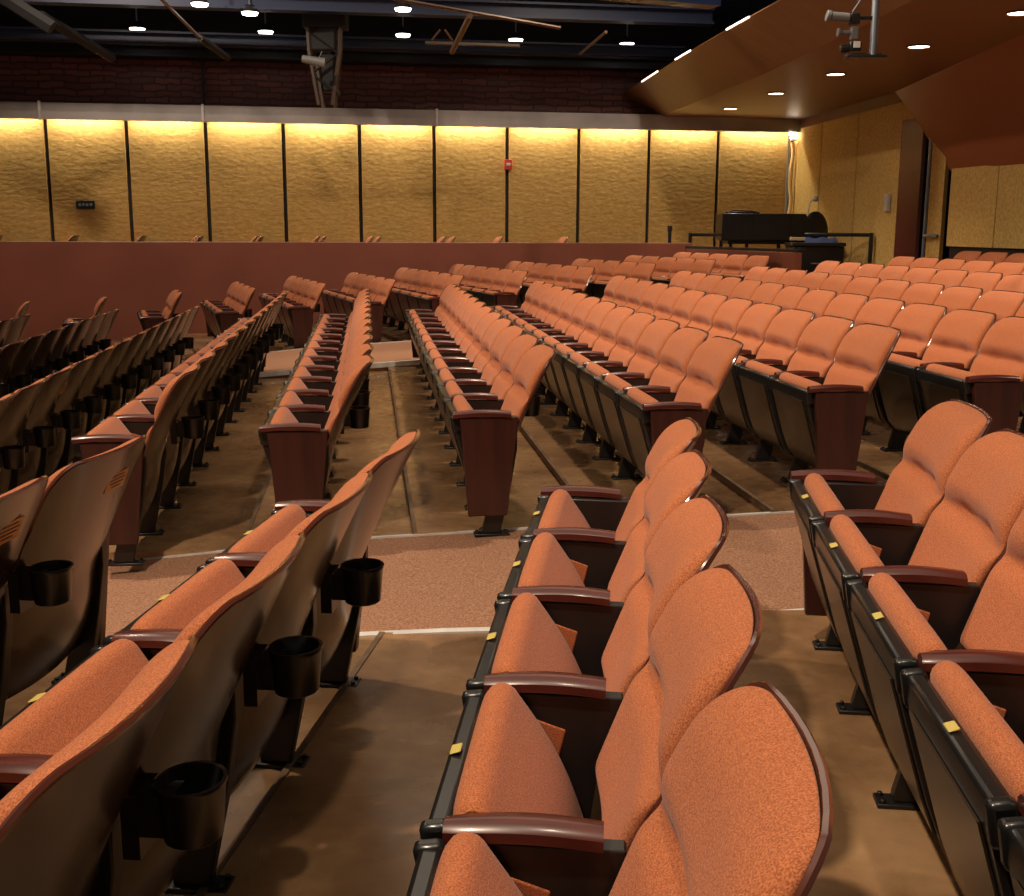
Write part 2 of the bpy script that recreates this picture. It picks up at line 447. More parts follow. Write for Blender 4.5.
NROW = {0: 'the darker-backed row at the edge', 1: '', 2: '', 3: ''}
rown = {0: 'front block row showing brass back plaques', 1: 'front block row with cup holders toward the open floor', 2: 'centre front block row of tall rounded backs', 3: 'front block row beside the white-flecked nosing'}
near_names = {0: 'leftmost front row', 1: 'second front row from left', 2: 'third front row from left', 3: 'rightmost front row'}
for k, (ni, off, za, n) in ROWS_N.items():
    for i in range(n):
        WN = .615 if k < 2 else W
        ii = i + .5; hm = BN.h - .0215 * ii * WN / 2; tt = Vector((math.sin(hm), math.cos(hm), 0))
        p = BN.o + BN.n * BN.D * (ni - 2) + BN.t * off - tt * (ii * WN); p.z = zf(za)
        # curved slightly like the photographed row
        rz = BN.rz + .0215 * ii * W
        lab = 'orange folding theatre seat, %s from the carpeted aisle, %s' % (ORD[i + 1], near_names[k])
        # near block: local +y points to the camera, so the aisle is on the far side
        e_ = seat(p, rz, lab, 'seats of the front block', near_end=False, far_end=(i == 0), plaque=(k == 0), detail=3)
        e_.scale.y = WN / W
mid_names = {}
order = sorted(ROWS_M)
for j, k in enumerate(order):
    mid_names[k] = 'row %s from left of the middle block' % ORD[j + 1]
mid_pick = {1: 'row ending in the first full wooden panel', 2: 'row ending in the middle wooden panel', 3: 'row ending behind the rounded backs'}
for k, (ni, off, za, n) in ROWS_M.items():
    for i in range(n):
        t = off + (i + .5) * W
        p = BM.o + BM.n * BM.D * (ni - 1) + BM.t * t; p.z = zf(za)
        lab = 'orange theatre seat, %s from the carpeted aisle, middle block, %s row from left' % (ORD[i + 1], ORD[order.index(k) + 1])
        if k >= 5 or k < 0: lab = 'orange theatre seat, %s from far row end, middle block, %s row from left' % (ORD[n - i], ORD[order.index(k) + 1])
        if k >= 6 and i < 1: pass
        # leave out seats wholly outside the frame
        px = 512 + 1146.8 * p.x / max(.1, p.y)
        if px > 1075 or px < -60: continue
        seat(p, BM.rz, lab, 'seats of the middle block', near_end=(i == 0), far_end=(i == n - 1), plaque=(k == -1 and i == 2))
orderT = sorted(ROWS_T)
for k, (ni, off, za, n) in ROWS_T.items():
    for i in range(n):
        t = off + (i + .5) * W
        p = BT.o + BT.n * BT.D * ni + BT.t * t; p.z = zf(za)
        lab = 'orange theatre seat, %s from the cross aisle, far block, %s row from left' % (ORD[i + 1], ORD[orderT.index(k) + 1])
        seat(p, BT.rz, lab, 'seats of the far block', near_end=(i == 0), far_end=(i == n - 1), detail=1)

# ------------------------------------------------------------------ floor: treads with low risers, two carpeted cross aisles
# aisle edge lines y = a + b x
AN = (4.06, .040); AF = (5.39, .075); BNEAR = (12.35, .30); BFAR = (14.62, .28)
def hit(b, c, line):      # point of normal offset c of block b on the line
    q = b.o + b.n * c; s = (line[0] + line[1] * q.x - q.y) / (b.t.y - line[1] * b.t.x)
    return q + b.t * s
def floor_z_M(c):        # linear ramp height along the normal offset (metres) of the middle block
    pass
fl = bmesh.new(); edg = bmesh.new()
def tread(b, c0, c1, z, l0, l1, s0=None, s1=None):
    P = []
    P.append(hit(b, c0, l0) if l0 else b.o + b.n * c0 + b.t * s0)
    P.append(hit(b, c1, l0) if l0 else b.o + b.n * c1 + b.t * s0)
    P.append(hit(b, c1, l1) if l1 else b.o + b.n * c1 + b.t * s1)
    P.append(hit(b, c0, l1) if l1 else b.o + b.n * c0 + b.t * s1)
    prism3(fl, [(p.x, p.y, z) for p in P], (0, 0, -.6))
    a = P[0]; d_ = P[3]; w_ = b.n * .016
    prism3(edg, [(q.x, q.y, z + .004) for q in (a - b.n * .004, a + w_, d_ + w_, d_ - b.n * .004)], (0, 0, -.03))
BK = .13
def rows_floor(b, rows, base, l0, l1, s0=None, s1=None, extra=(6, 6), dz=.045, BK=.42):
    ks = sorted(rows)
    lo = ks[0]; hi = ks[-1]
    for k in range(lo - extra[0], hi + extra[1] + 1):
        if k in rows: ni, z = rows[k][0], zf(rows[k][2])
        elif k < lo: ni, z = rows[lo][0] - (lo - k), zf(rows[lo][2]) - dz * (lo - k)
        else: ni, z = rows[hi][0] + (k - hi), zf(rows[hi][2]) + dz * (k - hi)
        prev = rows[k - 1][0] if (k - 1) in rows else ni - 1
        tread(b, (prev - base) * b.D + BK, (ni - base) * b.D + BK, z, l0, l1, s0, s1)
rows_floor(BN, ROWS_N, 2, None, AN, s0=-7, extra=(6, 4), BK=-.05)
rows_floor(BM, ROWS_M, 1, AF, BNEAR, extra=(5, 3))
rows_floor(BT, ROWS_T, 0, BFAR, None, s1=7.5, extra=(6, 5))
structure('floor', fl, M['floor'], smooth=False)
structure('trim_12', edg, M['edge'], smooth=False)

def zx(x):        # floor height along the cross aisle as a function of x
    pts = [(-6, -.42), (-3.5, -.27), (-2.6, -.20), (-1.7, -.115), (-.87, -.040), (0, 0), (.87, .045), (1.74, .085), (2.6, .12), (3.5, .165), (5, .27), (8, .42)]
    for (x0, z0), (x1, z1) in zip(pts, pts[1:]):
        if x <= x1: return z0 + (z1 - z0) * (x - x0) / (x1 - x0)
    return pts[-1][1]
def aisle(name, l0, l1, zfun, zfun2, m, x0=-7, x1=8, n=60, lift=.004):
    bm = bmesh.new(); A = []; B = []; A2 = []; B2 = []
    for i in range(n + 1):
        x = x0 + (x1 - x0) * i / n; z = zfun(x) + lift; zb = zfun2(x) + lift
        ya = l0[0] + l0[1] * x; yb = l1[0] + l1[1] * x
        A.append(bm.verts.new((x, ya, z))); B.append(bm.verts.new((x, yb, zb))); A2.append(bm.verts.new((x, ya, z - .5))); B2.append(bm.verts.new((x, yb, z - .5)))
    for i in range(n):
        bm.faces.new((A[i], A[i + 1], B[i + 1], B[i])); bm.faces.new((A[i], A2[i], A2[i + 1], A[i + 1])); bm.faces.new((B[i], B[i + 1], B2[i + 1], B2[i])); bm.faces.new((A2[i], B2[i], B2[i + 1], A2[i + 1]))
    bm.faces.new((A[0], B[0], B2[0], A2[0])); bm.faces.new((A[n], A2[n], B2[n], B[n]))
    o = mesh(name, bm, m, smooth=False); put(o, kind='structure'); return o
def zN(x):
    pts = [(-6, -.40), (-3, -.24), (-2.0, -.15), (-1.2, -.085), (-.45, -.036), (.35, -.024), (1.25, .044), (2.1, .09), (3, .14), (8, .45)]
    for (x0, z0), (x1, z1) in zip(pts, pts[1:]):
        if x <= x1: return z0 + (z1 - z0) * (x - x0) / (x1 - x0)
    return pts[-1][1]
aisle('floor_aisle_carpet', AN, AF, zN, zx, M['carpet'])
def zx2(x): return zx(x + 1.55) + .03 if x < -.5 else zx(x + 1.55) + .03
aisle('floor_cross_aisle_carpet', BNEAR, BFAR, zx2, zx2, M['carpet'], x0=-9, x1=7)
def nosing(name, line, zfun, w=.028, x0=-7, x1=8):
    bm = bmesh.new(); n = 40
    for i in range(n):
        xa = x0 + (x1 - x0) * i / n; xb = x0 + (x1 - x0) * (i + 1) / n
        ya = line[0] + line[1] * xa; yb = line[0] + line[1] * xb; za = zfun(xa) + .012; zb = zfun(xb) + .012
        prism3(bm, [(xa, ya - w / 2, za), (xb, yb - w / 2, zb), (xb, yb + w / 2, zb), (xa, ya + w / 2, za)], (0, 0, -.05))
    structure(name, bm, M['white'], smooth=False)
nosing('trim_1', AN, zN, .042); nosing('trim_2', AF, zx, .022)
nosing('trim_3', BNEAR, zx2, .05, x0=-9, x1=7); nosing('trim_4', BFAR, zx2, .03, x0=-9, x1=7)

# ------------------------------------------------------------------ far side: parapet, gallery, acoustic wall
aw = .1559; wd = Vector((math.cos(aw), math.sin(aw), 0)); wn = Vector((-math.sin(aw), math.cos(aw), 0))
W0 = Vector((-7.336, 18.592, 0))
def along(s, off=0, z=0): p = W0 + wd * s - wn * off; return Vector((p.x, p.y, z))
RW = Matrix.Rotation(aw, 3, 'Z')
def wbox(bm, s0, s1, off0, off1, z0, z1):
    c = along((s0 + s1) / 2, (off0 + off1) / 2, (z0 + z1) / 2); box(bm, c, (s1 - s0, abs(off1 - off0), z1 - z0), RW)
S_END = 12.28
bm = bmesh.new(); wbox(bm, -7, 14.5, -.05, -.35, -1.5, 3.2); structure('wall_far', bm, M['groove'], smooth=False)
for i in range(-5, 10):      # framed acoustic panels between dark joints
    s0 = i * 1.22 + .030; s1 = (i + 1) * 1.22 - .030
    if i == 9: s1 = S_END
    bm = bmesh.new(); wbox(bm, s0, s1, -.06, .02, -.4, 3.15)
    o = structure('wall_panel', bm, M['acoustic'], smooth=False, bevel=.006)
bm = bmesh.new(); wbox(bm, -7, S_END + .1, .20, .30, 3.055, 3.30); wbox(bm, -7, S_END + .1, .02, .30, 3.17, 3.30); structure('trim_5', bm, M['grey'], smooth=False)
bm = bmesh.new(); wbox(bm, -7, 15, -.30, -.06, 3.15, 4.02); structure('wall_far_upper', bm, M['brick'], smooth=False)
bm = bmesh.new(); wbox(bm, -7, 15, -.60, -.31, 3.1, 7.5); structure('wall_far_top', bm, M['dark'], smooth=False)
bm = bmesh.new(); wbox(bm, -5.6, S_END - .05, .10, .13, 3.14, 3.16); o = structure('trim_6', bm, M['led'], smooth=False)
# light brackets over the beam
for s in (0, 2.44, 6.12):
    bm = bmesh.new(); wbox(bm, s - .02, s + .02, .30, .33, 3.04, 3.32)
    o = mesh('conduit_clip', bm, M['white'], bevel=.004); put(o, {0: 'leftmost short white bracket on the grey beam', 2.44: 'short white bracket on the grey beam, second from the left', 6.12: 'short white bracket on the grey beam above the red alarm'}[s], 'bracket', 'brackets on the grey beam')
# parapet
bm = bmesh.new(); wbox(bm, -7, 10.15, 1.24, 1.36, -1.6, 1.208); structure('wall_parapet', bm, M['parapet'], smooth=False, bevel=.01)
# gallery floor
bm = bmesh.new(); wbox(bm, -7, 9.9, -.05, 1.25, .05, .425); structure('floor_gallery', bm, M['floor'], smooth=False)
gx = [(-8, 1), (68, 1), (135, 1), (189, 2), (247, 2), (307, 2), (360, 2), (431, 2), (487, 1), (551, 1)]
hg = PI - .0
for j, (px, n) in enumerate(gx):
    base = W0 - wn * .345; k = (px + 1 - 512) / 1146.8
    tt = (k * base.y - base.x) / (wd.x - k * wd.y)
    for i in range(n):
        p = base + wd * (tt + .10 * i) - wn * (.56 * i); p.z = .425
        seat(p, PI + aw, 'orange seat top showing above the red parapet, %s cluster from left%s' % (ORD[j + 1], '' if n == 1 else (', wall side' if i == 0 else ', parapet side')), 'seats behind the red parapet', near_end=True, far_end=(i == 0), cup=False, detail=0)

# plaque and alarm on far wall
bm = bmesh.new(); wbox(bm, .39, .68, .022, .045, 1.70, 1.83); o = mesh('wall_sign', bm, M['black'], bevel=.005); put(o, 'small dark rectangular sign on the mustard wall panel', 'sign')
bm = bmesh.new()
for a, b_, z in ((.43, .47, 1.765), (.49, .52, 1.77), (.54, .58, 1.765), (.60, .64, 1.77)): wbox(bm, a, b_, .045, .048, z - .02, z + .02)
mesh('sign_lettering', bm, M['steel'], parent=o, smooth=False)
e = empty('fire_alarm', along(7.33, .03, 2.47)); e.rotation_euler.z = aw; put(e, 'small red fire alarm strobe on the dark panel joint', 'alarm')
bm = bmesh.new(); box(bm, (0, -.03, 0), (.13, .06, .17)); mesh('housing', bm, M['redlens'], e, bevel=.01)
bm = bmesh.new(); box(bm, (0, -.065, .0), (.07, .03, .05)); mesh('strobe_lens', bm, M['device'], e, bevel=.006)

# ------------------------------------------------------------------ right side walls, door
def wallseg(name, p1, p2, z0, z1, m, th=.2, side=1):
    p1 = Vector(p1); p2 = Vector(p2); d = (p2 - p1).normalized(); n = Vector((-d.y, d.x)) * th * side
    bm = bmesh.new(); prism3(bm, [(p1.x, p1.y, z0), (p2.x, p2.y, z0), (p2.x + n.x, p2.y + n.y, z0), (p1.x + n.x, p1.y + n.y, z0)], (0, 0, z1 - z0))
    return structure(name, bm, m, smooth=False)
def lerp(a, b, t): return (a[0] + (b[0] - a[0]) * t, a[1] + (b[1] - a[1]) * t)
ra = (4.86, 20.6); rb = (5.22, 15.95)
wallseg('wall_right_backing', (4.92, 20.7), (5.27, 15.97), -.3, 3.3, M['groove'], .2)
for t0, t1 in ((0, .315), (.323, .655), (.663, 1)):
    wallseg('wall_panel', lerp(ra, rb, t0), lerp(ra, rb, t1), 0.1, 3.12, M['acoustic_smooth'], .06)
wallseg('trim_7', (4.84, 20.6), (5.20, 15.97), 3.12, 3.3, M['fascia'], .1)
# doorway between the two yellow walls
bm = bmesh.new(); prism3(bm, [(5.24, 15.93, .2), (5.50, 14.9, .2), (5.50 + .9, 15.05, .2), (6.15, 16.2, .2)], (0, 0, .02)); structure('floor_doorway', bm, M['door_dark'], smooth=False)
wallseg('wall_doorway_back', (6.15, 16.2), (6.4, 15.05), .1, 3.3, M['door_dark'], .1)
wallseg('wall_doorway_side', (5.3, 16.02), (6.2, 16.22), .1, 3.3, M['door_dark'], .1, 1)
e = empty('door_1', (5.225, 15.95, .26)); put(e, kind='structure')
bm = bmesh.new(); prism3(bm, [(5.225, 15.95, .26), (5.34, 15.46, .26), (5.39, 15.47, .26), (5.275, 15.96, .26)], (0, 0, 2.62)); o = mesh('door_leaf', bm, M['door_red'], None, smooth=False); o.parent = e; o.matrix_parent_inverse = Matrix.Translation((-5.225, -15.95, -.26))
bm = bmesh.new(); cyl(bm, (5.40, 15.32, .26), (5.40, 15.32, 2.75), .022, seg=10); structure('trim_8', bm, M['steel'])
bm = bmesh.new(); prism3(bm, [(5.40, 15.24, .26), (5.475, 14.95, .26), (5.53, 14.97, .26), (5.455, 15.26, .26)], (0, 0, 2.45)); o = structure('door_2', bm, M['acoustic_smooth'], smooth=False)
bm = bmesh.new(); cyl(bm, (5.36, 15.22, 1.36), (5.43, 14.93, 1.36), .022, seg=10); cyl(bm, (5.36, 15.22, 1.36), (5.41, 15.24, 1.36), .015, seg=8); hnd = mesh('panic_bar', bm, M['steel'], o)
wallseg('trim_9', (5.215, 15.97), (5.50, 14.86), 2.88, 3.3, M['acoustic_smooth'], .12)
# near right wall behind the top row
n0 = (5.50, 14.80); dirn = (.1242, -.9923)
segs = [0, 1.12, 2.5, 4.0, 5.5, 7.0]
for a, b_ in zip(segs, segs[1:]):
    wallseg('wall_panel', (n0[0] + dirn[0] * (a + .008), n0[1] + dirn[1] * (a + .008)), (n0[0] + dirn[0] * (b_ - .008), n0[1] + dirn[1] * (b_ - .008)), 1.235, 2.19, M['acoustic_smooth'], .06)
wallseg('wall_right_near', (n0[0] + .05, n0[1] - .0), (n0[0] + .05 + dirn[0] * 7, n0[1] + dirn[1] * 7), -.2, 2.19, M['groove'], .2)
bm = bmesh.new(); box(bm, (5.175, 16.22, 1.80), (.06, .16, .24), Matrix.Rotation(-.07, 3, 'Z')); o = mesh('thermostat', bm, M['device'], bevel=.015); put(o, 'pale grey control box on the mustard wall by the doorway', 'wall control')
bm = bmesh.new(); box(bm, (5.158, 16.22, 1.80), (.012, .05, .06), Matrix.Rotation(-.07, 3, 'Z')); mesh('display', bm, M['black'], o)

# balcony: soffit, sloped front, lit edge strip
TOPZ = 3.68; CEI = 3.27
fold = [(2.52, 20.3), (2.52, 19.2), (3.02, 14.2), (3.20, 11.0), (3.35, 6.0), (3.4, 1)]
topl = [(1.83, 20.2), (2.00, 18.7), (2.21, 16.0), (2.48, 13.5), (2.68, 11.9), (2.95, 9.0), (3.2, 1)]
def interp(path, y):
    for (x0, y0), (x1, y1) in zip(path, path[1:]):
        if y <= y0 and y >= y1: return x0 + (x1 - x0) * (y0 - y) / (y0 - y1)
    return path[-1][0] if y < path[-1][1] else path[0][0]
ys = [20.25 - i * .5 for i in range(30)]
bm = bmesh.new(); A = []; B = []
for y in ys:
    xt = interp(topl, y); xf = interp(fold, y)
    A.append([bm.verts.new((xt, y, TOPZ)), bm.verts.new((xf, y, CEI)), bm.verts.new((xf + .3, y, CEI + .2)), bm.verts.new((xt + .2, y, TOPZ + .12))])
for a, b_ in zip(A, A[1:]):
    for k in range(4): bm.faces.new((a[k], a[(k + 1) % 4], b_[(k + 1) % 4], b_[k]))
bm.faces.new(A[0]); bm.faces.new(list(reversed(A[-1])))
structure('balcony_front', bm, M['fascia'], smooth=False)
bm = bmesh.new(); A = []
for y in ys:
    xf = interp(fold, y); A.append([bm.verts.new((xf, y, CEI)), bm.verts.new((5.6, y, CEI)), bm.verts.new((5.6, y, CEI + .2)), bm.verts.new((xf, y, CEI + .2))])
for a, b_ in zip(A, A[1:]):
    for k in range(4): bm.faces.new((a[k], a[(k + 1) % 4], b_[(k + 1) % 4], b_[k]))
bm.faces.new(A[0]); bm.faces.new(list(reversed(A[-1])))
structure('ceiling_balcony', bm, M['fascia'], smooth=False)
bm = bmesh.new(); last = None; rings = []
for y in [18.6 - i * .4 for i in range(20)]:
    xt = interp(topl, y) - .012; rings.append((xt, y, TOPZ + .0))
for s0, s1 in ((0, 4), (6, 9), (12, 15), (17, 19)): tube(bm, rings[s0:s1], .011, 6)
structure('trim_10', bm, M['edge_led'])
# sloped panel that drops from the soffit to the near right wall
bm = bmesh.new(); g = []
P00 = Vector((5.16, 16.15, CEI)); P01 = Vector((5.52, 14.88, 2.17)); P10 = Vector((4.49, 6.5, CEI)); P11 = Vector((6.35, 6.5, 2.17))
for i in range(25):
    a = P00.lerp(P10, i / 24); b = P01.lerp(P11, i / 24)
    g.append([bm.verts.new(a.lerp(b, j / 8)) for j in range(9)])
for i in range(24):
    for j in range(8): bm.faces.new((g[i][j], g[i][j + 1], g[i + 1][j + 1], g[i + 1][j]))
r_ = bmesh.ops.extrude_face_region(bm, geom=bm.faces[:]); bmesh.ops.translate(bm, vec=(.12, 0, .06), verts=[v for v in r_['geom'] if isinstance(v, bmesh.types.BMVert)])
structure('ceiling_slope', bm, M['soffit_red'])
# downlights
for j, (x, y) in enumerate([(3.36, 18.45), (3.60, 16.38), (3.86, 14.35), (4.11, 12.2), (4.33, 10.33), (4.5, 8.3)]):
    if j == 5: continue
    e = empty('recessed_downlight', (x, y, CEI)); nm = ['round downlight in the brown soffit, farthest of the line', 'round downlight in the brown soffit, second from the far wall', 'round downlight in the brown soffit, third from the far wall', 'round downlight in the brown soffit, fourth, right of the hanging cameras', 'round downlight in the brown soffit cut by the picture edge'][j]
    put(e, nm, 'downlight', 'downlights in the balcony soffit')
    bm = bmesh.new(); cyl(bm, (0, 0, -.006), (0, 0, -.001), .105, seg=28); mesh('lens', bm, M['lamp'], e)
    bm = bmesh.new(); tube(bm, [(.115 * math.cos(2 * PI * k / 28), .115 * math.sin(2 * PI * k / 28), -.006) for k in range(29)], .010, 6); mesh('trim_ring', bm, M['fascia'], e)

# corner sconce, and pale strips painted as light grazing the corner
e = empty('corner_wall_light', (4.78, 20.28, 3.05)); put(e, 'small bright wall light in the far corner under the soffit', 'wall light')
bm = bmesh.new(); cyl(bm, (0, 0, -.10), (0, 0, .10), .06, .075, seg=18); mesh('glass', bm, M['lamp'], e)
bm = bmesh.new(); cyl(bm, (0, 0, -.13), (0, 0, -.10), .065, seg=18); mesh('base', bm, M['steel'], e)
bm = bmesh.new()
for x in (4.80, 4.90): 
    tube(bm, [(x + .02 * math.sin(k * .9), 20.36, 2.90 - k * .115) for k in range(14)], .035, 8)
o = mesh('grazing_light_strips', bm, M['cream']); put(o, 'pale cream strips painted as light grazing the far corner', 'light streak')
bm = bmesh.new(); cyl(bm, (4.70, 20.2, 1.2), (4.70, 20.2, 3.0), .018, seg=10); o = mesh('corner_pipe', bm, M['steel']); put(o, 'thin grey vertical pipe in the far corner', 'pipe')

# ------------------------------------------------------------------ rear wall of far block, sound booth
def seg_box(p1, p2, z0, z1, th, m, name, **k):
    return wallseg(name, p1, p2, z0, z1, m, th, -1)
o1 = BT.o + BT.n * (BT.D * 7 + .42)
pa = o1 + BT.t * (-.45); pb = o1 + BT.t * 3.15
wallseg('wall_block_rear', (pb.x, pb.y), (pa.x, pa.y), -.2, 1.12, M['parapet'], .10)
wallseg('trim_11', (pb.x - .03, pb.y), (pa.x - .03 + .14, pa.y - .4 + .75), 1.12, 1.16, M['groove'], .16)

e = empty('sound_console', (3.96, 18.35, .30)); put(e, 'long black sound console on legs behind the far block', 'console')
def cbox(name, c, s, m, par, **k): bm = bmesh.new(); box(bm, c, s); return mesh(name, bm, m, par, **k)
bm = bmesh.new(); prism(bm, [(-.73, .96), (.56, .96), (.56, 1.00), (.66, 1.18), (.56, 1.37), (-.73, 1.37)], -.30, .30); cab = mesh('cabinet', bm, M['black'], e, bevel=.012)
bm = bmesh.new()
for k in range(7): box(bm, (-.62 + k * .19, -.302, 1.16), (.006, .01, .34))
mesh('cabinet_ribs', bm, M['metal'], cab, smooth=False)
bm = bmesh.new(); box(bm, (-.35, .1, 1.385), (.5, .25, .03)); tube(bm, [(-.6, 0, 1.40), (-.5, 0, 1.42), (-.2, 0, 1.41), (-.1, 0, 1.39)], .012, 6); mesh('control_surface', bm, M['metal'], cab, bevel=.005)
for x in (-.55, -.30, .2, .45): cbox('leg', (x, -.1, .48), (.05, .05, .96), M['metal'], e, bevel=.004)
cbox('shelf', (.0, 0, .93), (1.25, .5, .05), M['metal'], e, bevel=.005)
bm = bmesh.new(); tube(bm, [(.60, -.1, 1.2), (.66, -.12, 1.55), (.72, -.12, 1.60)], .010, 6); bmesh.ops.create_uvsphere(bm, u_segments=10, v_segments=8, radius=.045, matrix=Matrix.Translation((.74, -.12, 1.60)))
mesh('desk_lamp_arm', bm, M['device'], e)
e = empty('desk_chair', (4.66, 18.0, .30)); put(e, 'black round-backed desk chair with blue cloth beside the console', 'chair')
bm = bmesh.new(); bmesh.ops.create_uvsphere(bm, u_segments=20, v_segments=12, radius=.5); bmesh.ops.scale(bm, vec=(.42, .12, .66), verts=bm.verts); bmesh.ops.translate(bm, vec=(.03, .15, 1.08), verts=bm.verts); mesh('backrest', bm, M['black'], e)
bm = bmesh.new(); bmesh.ops.create_cube(bm, size=1); bmesh.ops.scale(bm, vec=(.44, .42, .09), verts=bm.verts); bmesh.ops.translate(bm, vec=(0, -.08, .78), verts=bm.verts); mesh('seat', bm, M['black'], e, bevel=.03)
bm = bmesh.new(); cyl(bm, (0, -.05, .05), (0, -.05, .75), .03)
for k in range(5): a = 2 * PI * k / 5; tube(bm, [(0, -.05, .10), (.25 * math.cos(a), -.05 + .25 * math.sin(a), .04)], .02, 6)
mesh('base', bm, M['metal'], e)
bm = bmesh.new(); g = [[None] * 9 for _ in range(7)]
for i in range(7):
    for j in range(9): g[i][j] = bm.verts.new((-.24 + .06 * j, -.02 - .05 * i, .98 - .02 * i + .015 * math.sin(j * 1.7 + i)))
for i in range(6):
    for j in range(8): bm.faces.new((g[i][j], g[i][j + 1], g[i + 1][j + 1], g[i + 1][j]))
r = bmesh.ops.extrude_face_region(bm, geom=bm.faces[:]); bmesh.ops.translate(bm, vec=(0, 0, -.06), verts=[v for v in r['geom'] if isinstance(v, bmesh.types.BMVert)])
bmesh.ops.translate(bm, vec=(4.72, 17.95, .33), verts=bm.verts); o = mesh('folded_jacket', bm, M['blue']); put(o, 'folded blue jacket lying on the black desk chair', 'jacket')
bm = bmesh.new(); box(bm, (4.38, 17.95, 1.29), (.22, .12, .05)); o = mesh('paper_stack', bm, M['cream'], bevel=.005); put(o, 'small pale stack of papers at the end of the console', 'papers')
e = empty('equipment_case', (4.42, 17.05, .35)); put(e, 'black equipment case standing in front of the desk chair', 'case')
cbox('body', (0, 0, .42), (.74, .45, .84), M['black'], e, bevel=.012); cbox('lid', (0, 0, .87), (.78, .49, .05), M['metal'], e, bevel=.008)
bm = bmesh.new(); tube(bm, [(-.1, -.23, .6), (-.1, -.26, .6), (.1, -.26, .6), (.1, -.23, .6)], .01, 6); mesh('handle', bm, M['steel'], e)
# crowd rails
def rail(name, p1, p2, z0, z1, label, posts=(0, 1)):
    e = empty(name, (p1[0], p1[1], z0)); put(e, label, 'rail'); v = Vector((p2[0] - p1[0], p2[1] - p1[1], 0))
    bm = bmesh.new(); tube(bm, [(0, 0, z1 - z0), (v.x, v.y, z1 - z0)], .028, 8); mesh('top_rail', bm, M['black'], e)
    for t in posts:
        bm = bmesh.new(); cyl(bm, (v.x * t, v.y * t, 0), (v.x * t, v.y * t, z1 - z0 + .03), .03, seg=10); cyl(bm, (v.x * t, v.y * t, 0), (v.x * t, v.y * t, .03), .12, seg=16); mesh('post', bm, M['black'], e)
rail('guard_rail', (4.35, 17.35), (5.10, 16.6), .30, 1.36, 'black guard rail running from the equipment case toward the doorway', posts=(1,))
rail('guard_rail', (2.88, 18.95), (3.35, 18.75), .30, 1.34, 'short black guard rail at the free end of the sound console', posts=(0, 1))
e = empty('belt_post', (2.60, 19.35, .32)); put(e, 'single black post standing alone behind the parapet', 'post')
bm = bmesh.new(); cyl(bm, (0, 0, 0), (0, 0, 1.13), .03, seg=12); mesh('pole', bm, M['black'], e)
bm = bmesh.new(); cyl(bm, (0, 0, .0), (0, 0, .03), .16, .14, seg=20); mesh('base', bm, M['black'], e)
bm = bmesh.new(); cyl(bm, (0, 0, 1.07), (0, 0, 1.16), .042, seg=12); mesh('belt_head', bm, M['metal'], e)
# landing floor behind the far block
bm = bmesh.new(); prism3(bm, [(pa.x, pa.y - 2.2, .33), (5.3, 14.2, .33), (5.3, 20.6, .33), (2.5, 20.4, .33), (pb.x, pb.y, .33)], (0, 0, -.3)); structure('floor_landing', bm, M['floor'], smooth=False)

# ------------------------------------------------------------------ overhead: steelwork, lamps, catwalk
bm = bmesh.new(); box(bm, (-1, 9, 7.3), (30, 30, .2)); structure('ceiling', bm, M['dark'], smooth=False)
def ibeam(name, s0, s1, off, z, h, w, m, label):
    bm = bmesh.new(); wbox(bm, s0, s1, off - w / 2, off + w / 2, z, z + .03); wbox(bm, s0, s1, off - w / 2, off + w / 2, z + h - .03, z + h); wbox(bm, s0, s1, off - .02, off + .02, z, z + h)
    o = mesh(name, bm, m, smooth=False); put(o, label, 'beam'); return o
ibeam('steel_beam', -6, 10.6, .1, 4.03, .18, .3, M['dark'], 'black steel beam directly above the dark red brick wall')
ibeam('steel_beam', -6, 10.0, 1.0, 4.11, .16, .25, M['beam_blue'], 'dark blue steel beam just below the row of lamps')
ibeam('steel_beam', -6, 10.0, 2.4, 4.38, .22, .25, M['beam_blue'], 'dark blue steel beam just above the row of lamps')
# purlins (a ribbed roof deck above)
bm = bmesh.new(); wbox(bm, -6, 15, -.3, 3.0, 4.95, 5.0)
structure('ceiling_deck', bm, M['beam_blue'], smooth=False)
bm = bmesh.new()
for k in range(3): wbox(bm, -6, 1.75, 3.0 + k * .22, 3.04 + k * .22, 4.42 + .03 * k, 4.45 + .03 * k)
o = mesh('pipe_batten', bm, M['pale_pipe'], smooth=False); put(o, 'pale green lit pipes crossing the upper corner of the roof', 'pipes', kind='thing')
def strut(p1, p2, r, m, label, name='diagonal_brace'):
    bm = bmesh.new(); tube(bm, [p1, p2], r, 6); o = mesh(name, bm, m); put(o, label, 'brace'); return o
def at(x, y, Y):  # bearing to a place at depth Y, worked out beforehand for the roof steel
    r = Vector((.99998958, .00086352, .00448203)); u = Vector((-.00456445, .18918231, .98193137)); f = Vector((0, .98194, -.189184))
    d = f + r * ((x - 512) / 1146.8) - u * ((y - 448) / 1146.8); d *= Y / d.y; return (d.x, d.y, d.z + CZ)
strut(at(-5, -8, 15.5), at(52, 28, 15.6), .10, M['dark'], 'thick dark diagonal brace at the upper left corner of the roof')
strut(at(40, 15, 15.7), at(112, 58, 17), .07, M['dark'], 'dark diagonal brace beside the leftmost roof lamp')
strut(at(158, -4, 15.6), at(200, 38, 16.2), .022, M['beam_tan'], 'thin tan diagonal brace between the first two roof lamps')
strut(at(200, 38, 16.2), at(228, 58, 17), .05, M['dark'], 'short dark brace continuing the thin tan brace')
strut(at(470, 16, 13.4), at(452, 52, 15), .035, M['beam_tan'], 'tan diagonal brace under the blue catwalk')
strut(at(606, 32, 14.5), at(580, 54, 16), .02, M['beam_tan'], 'thin tan brace between the two rightmost roof lamps')
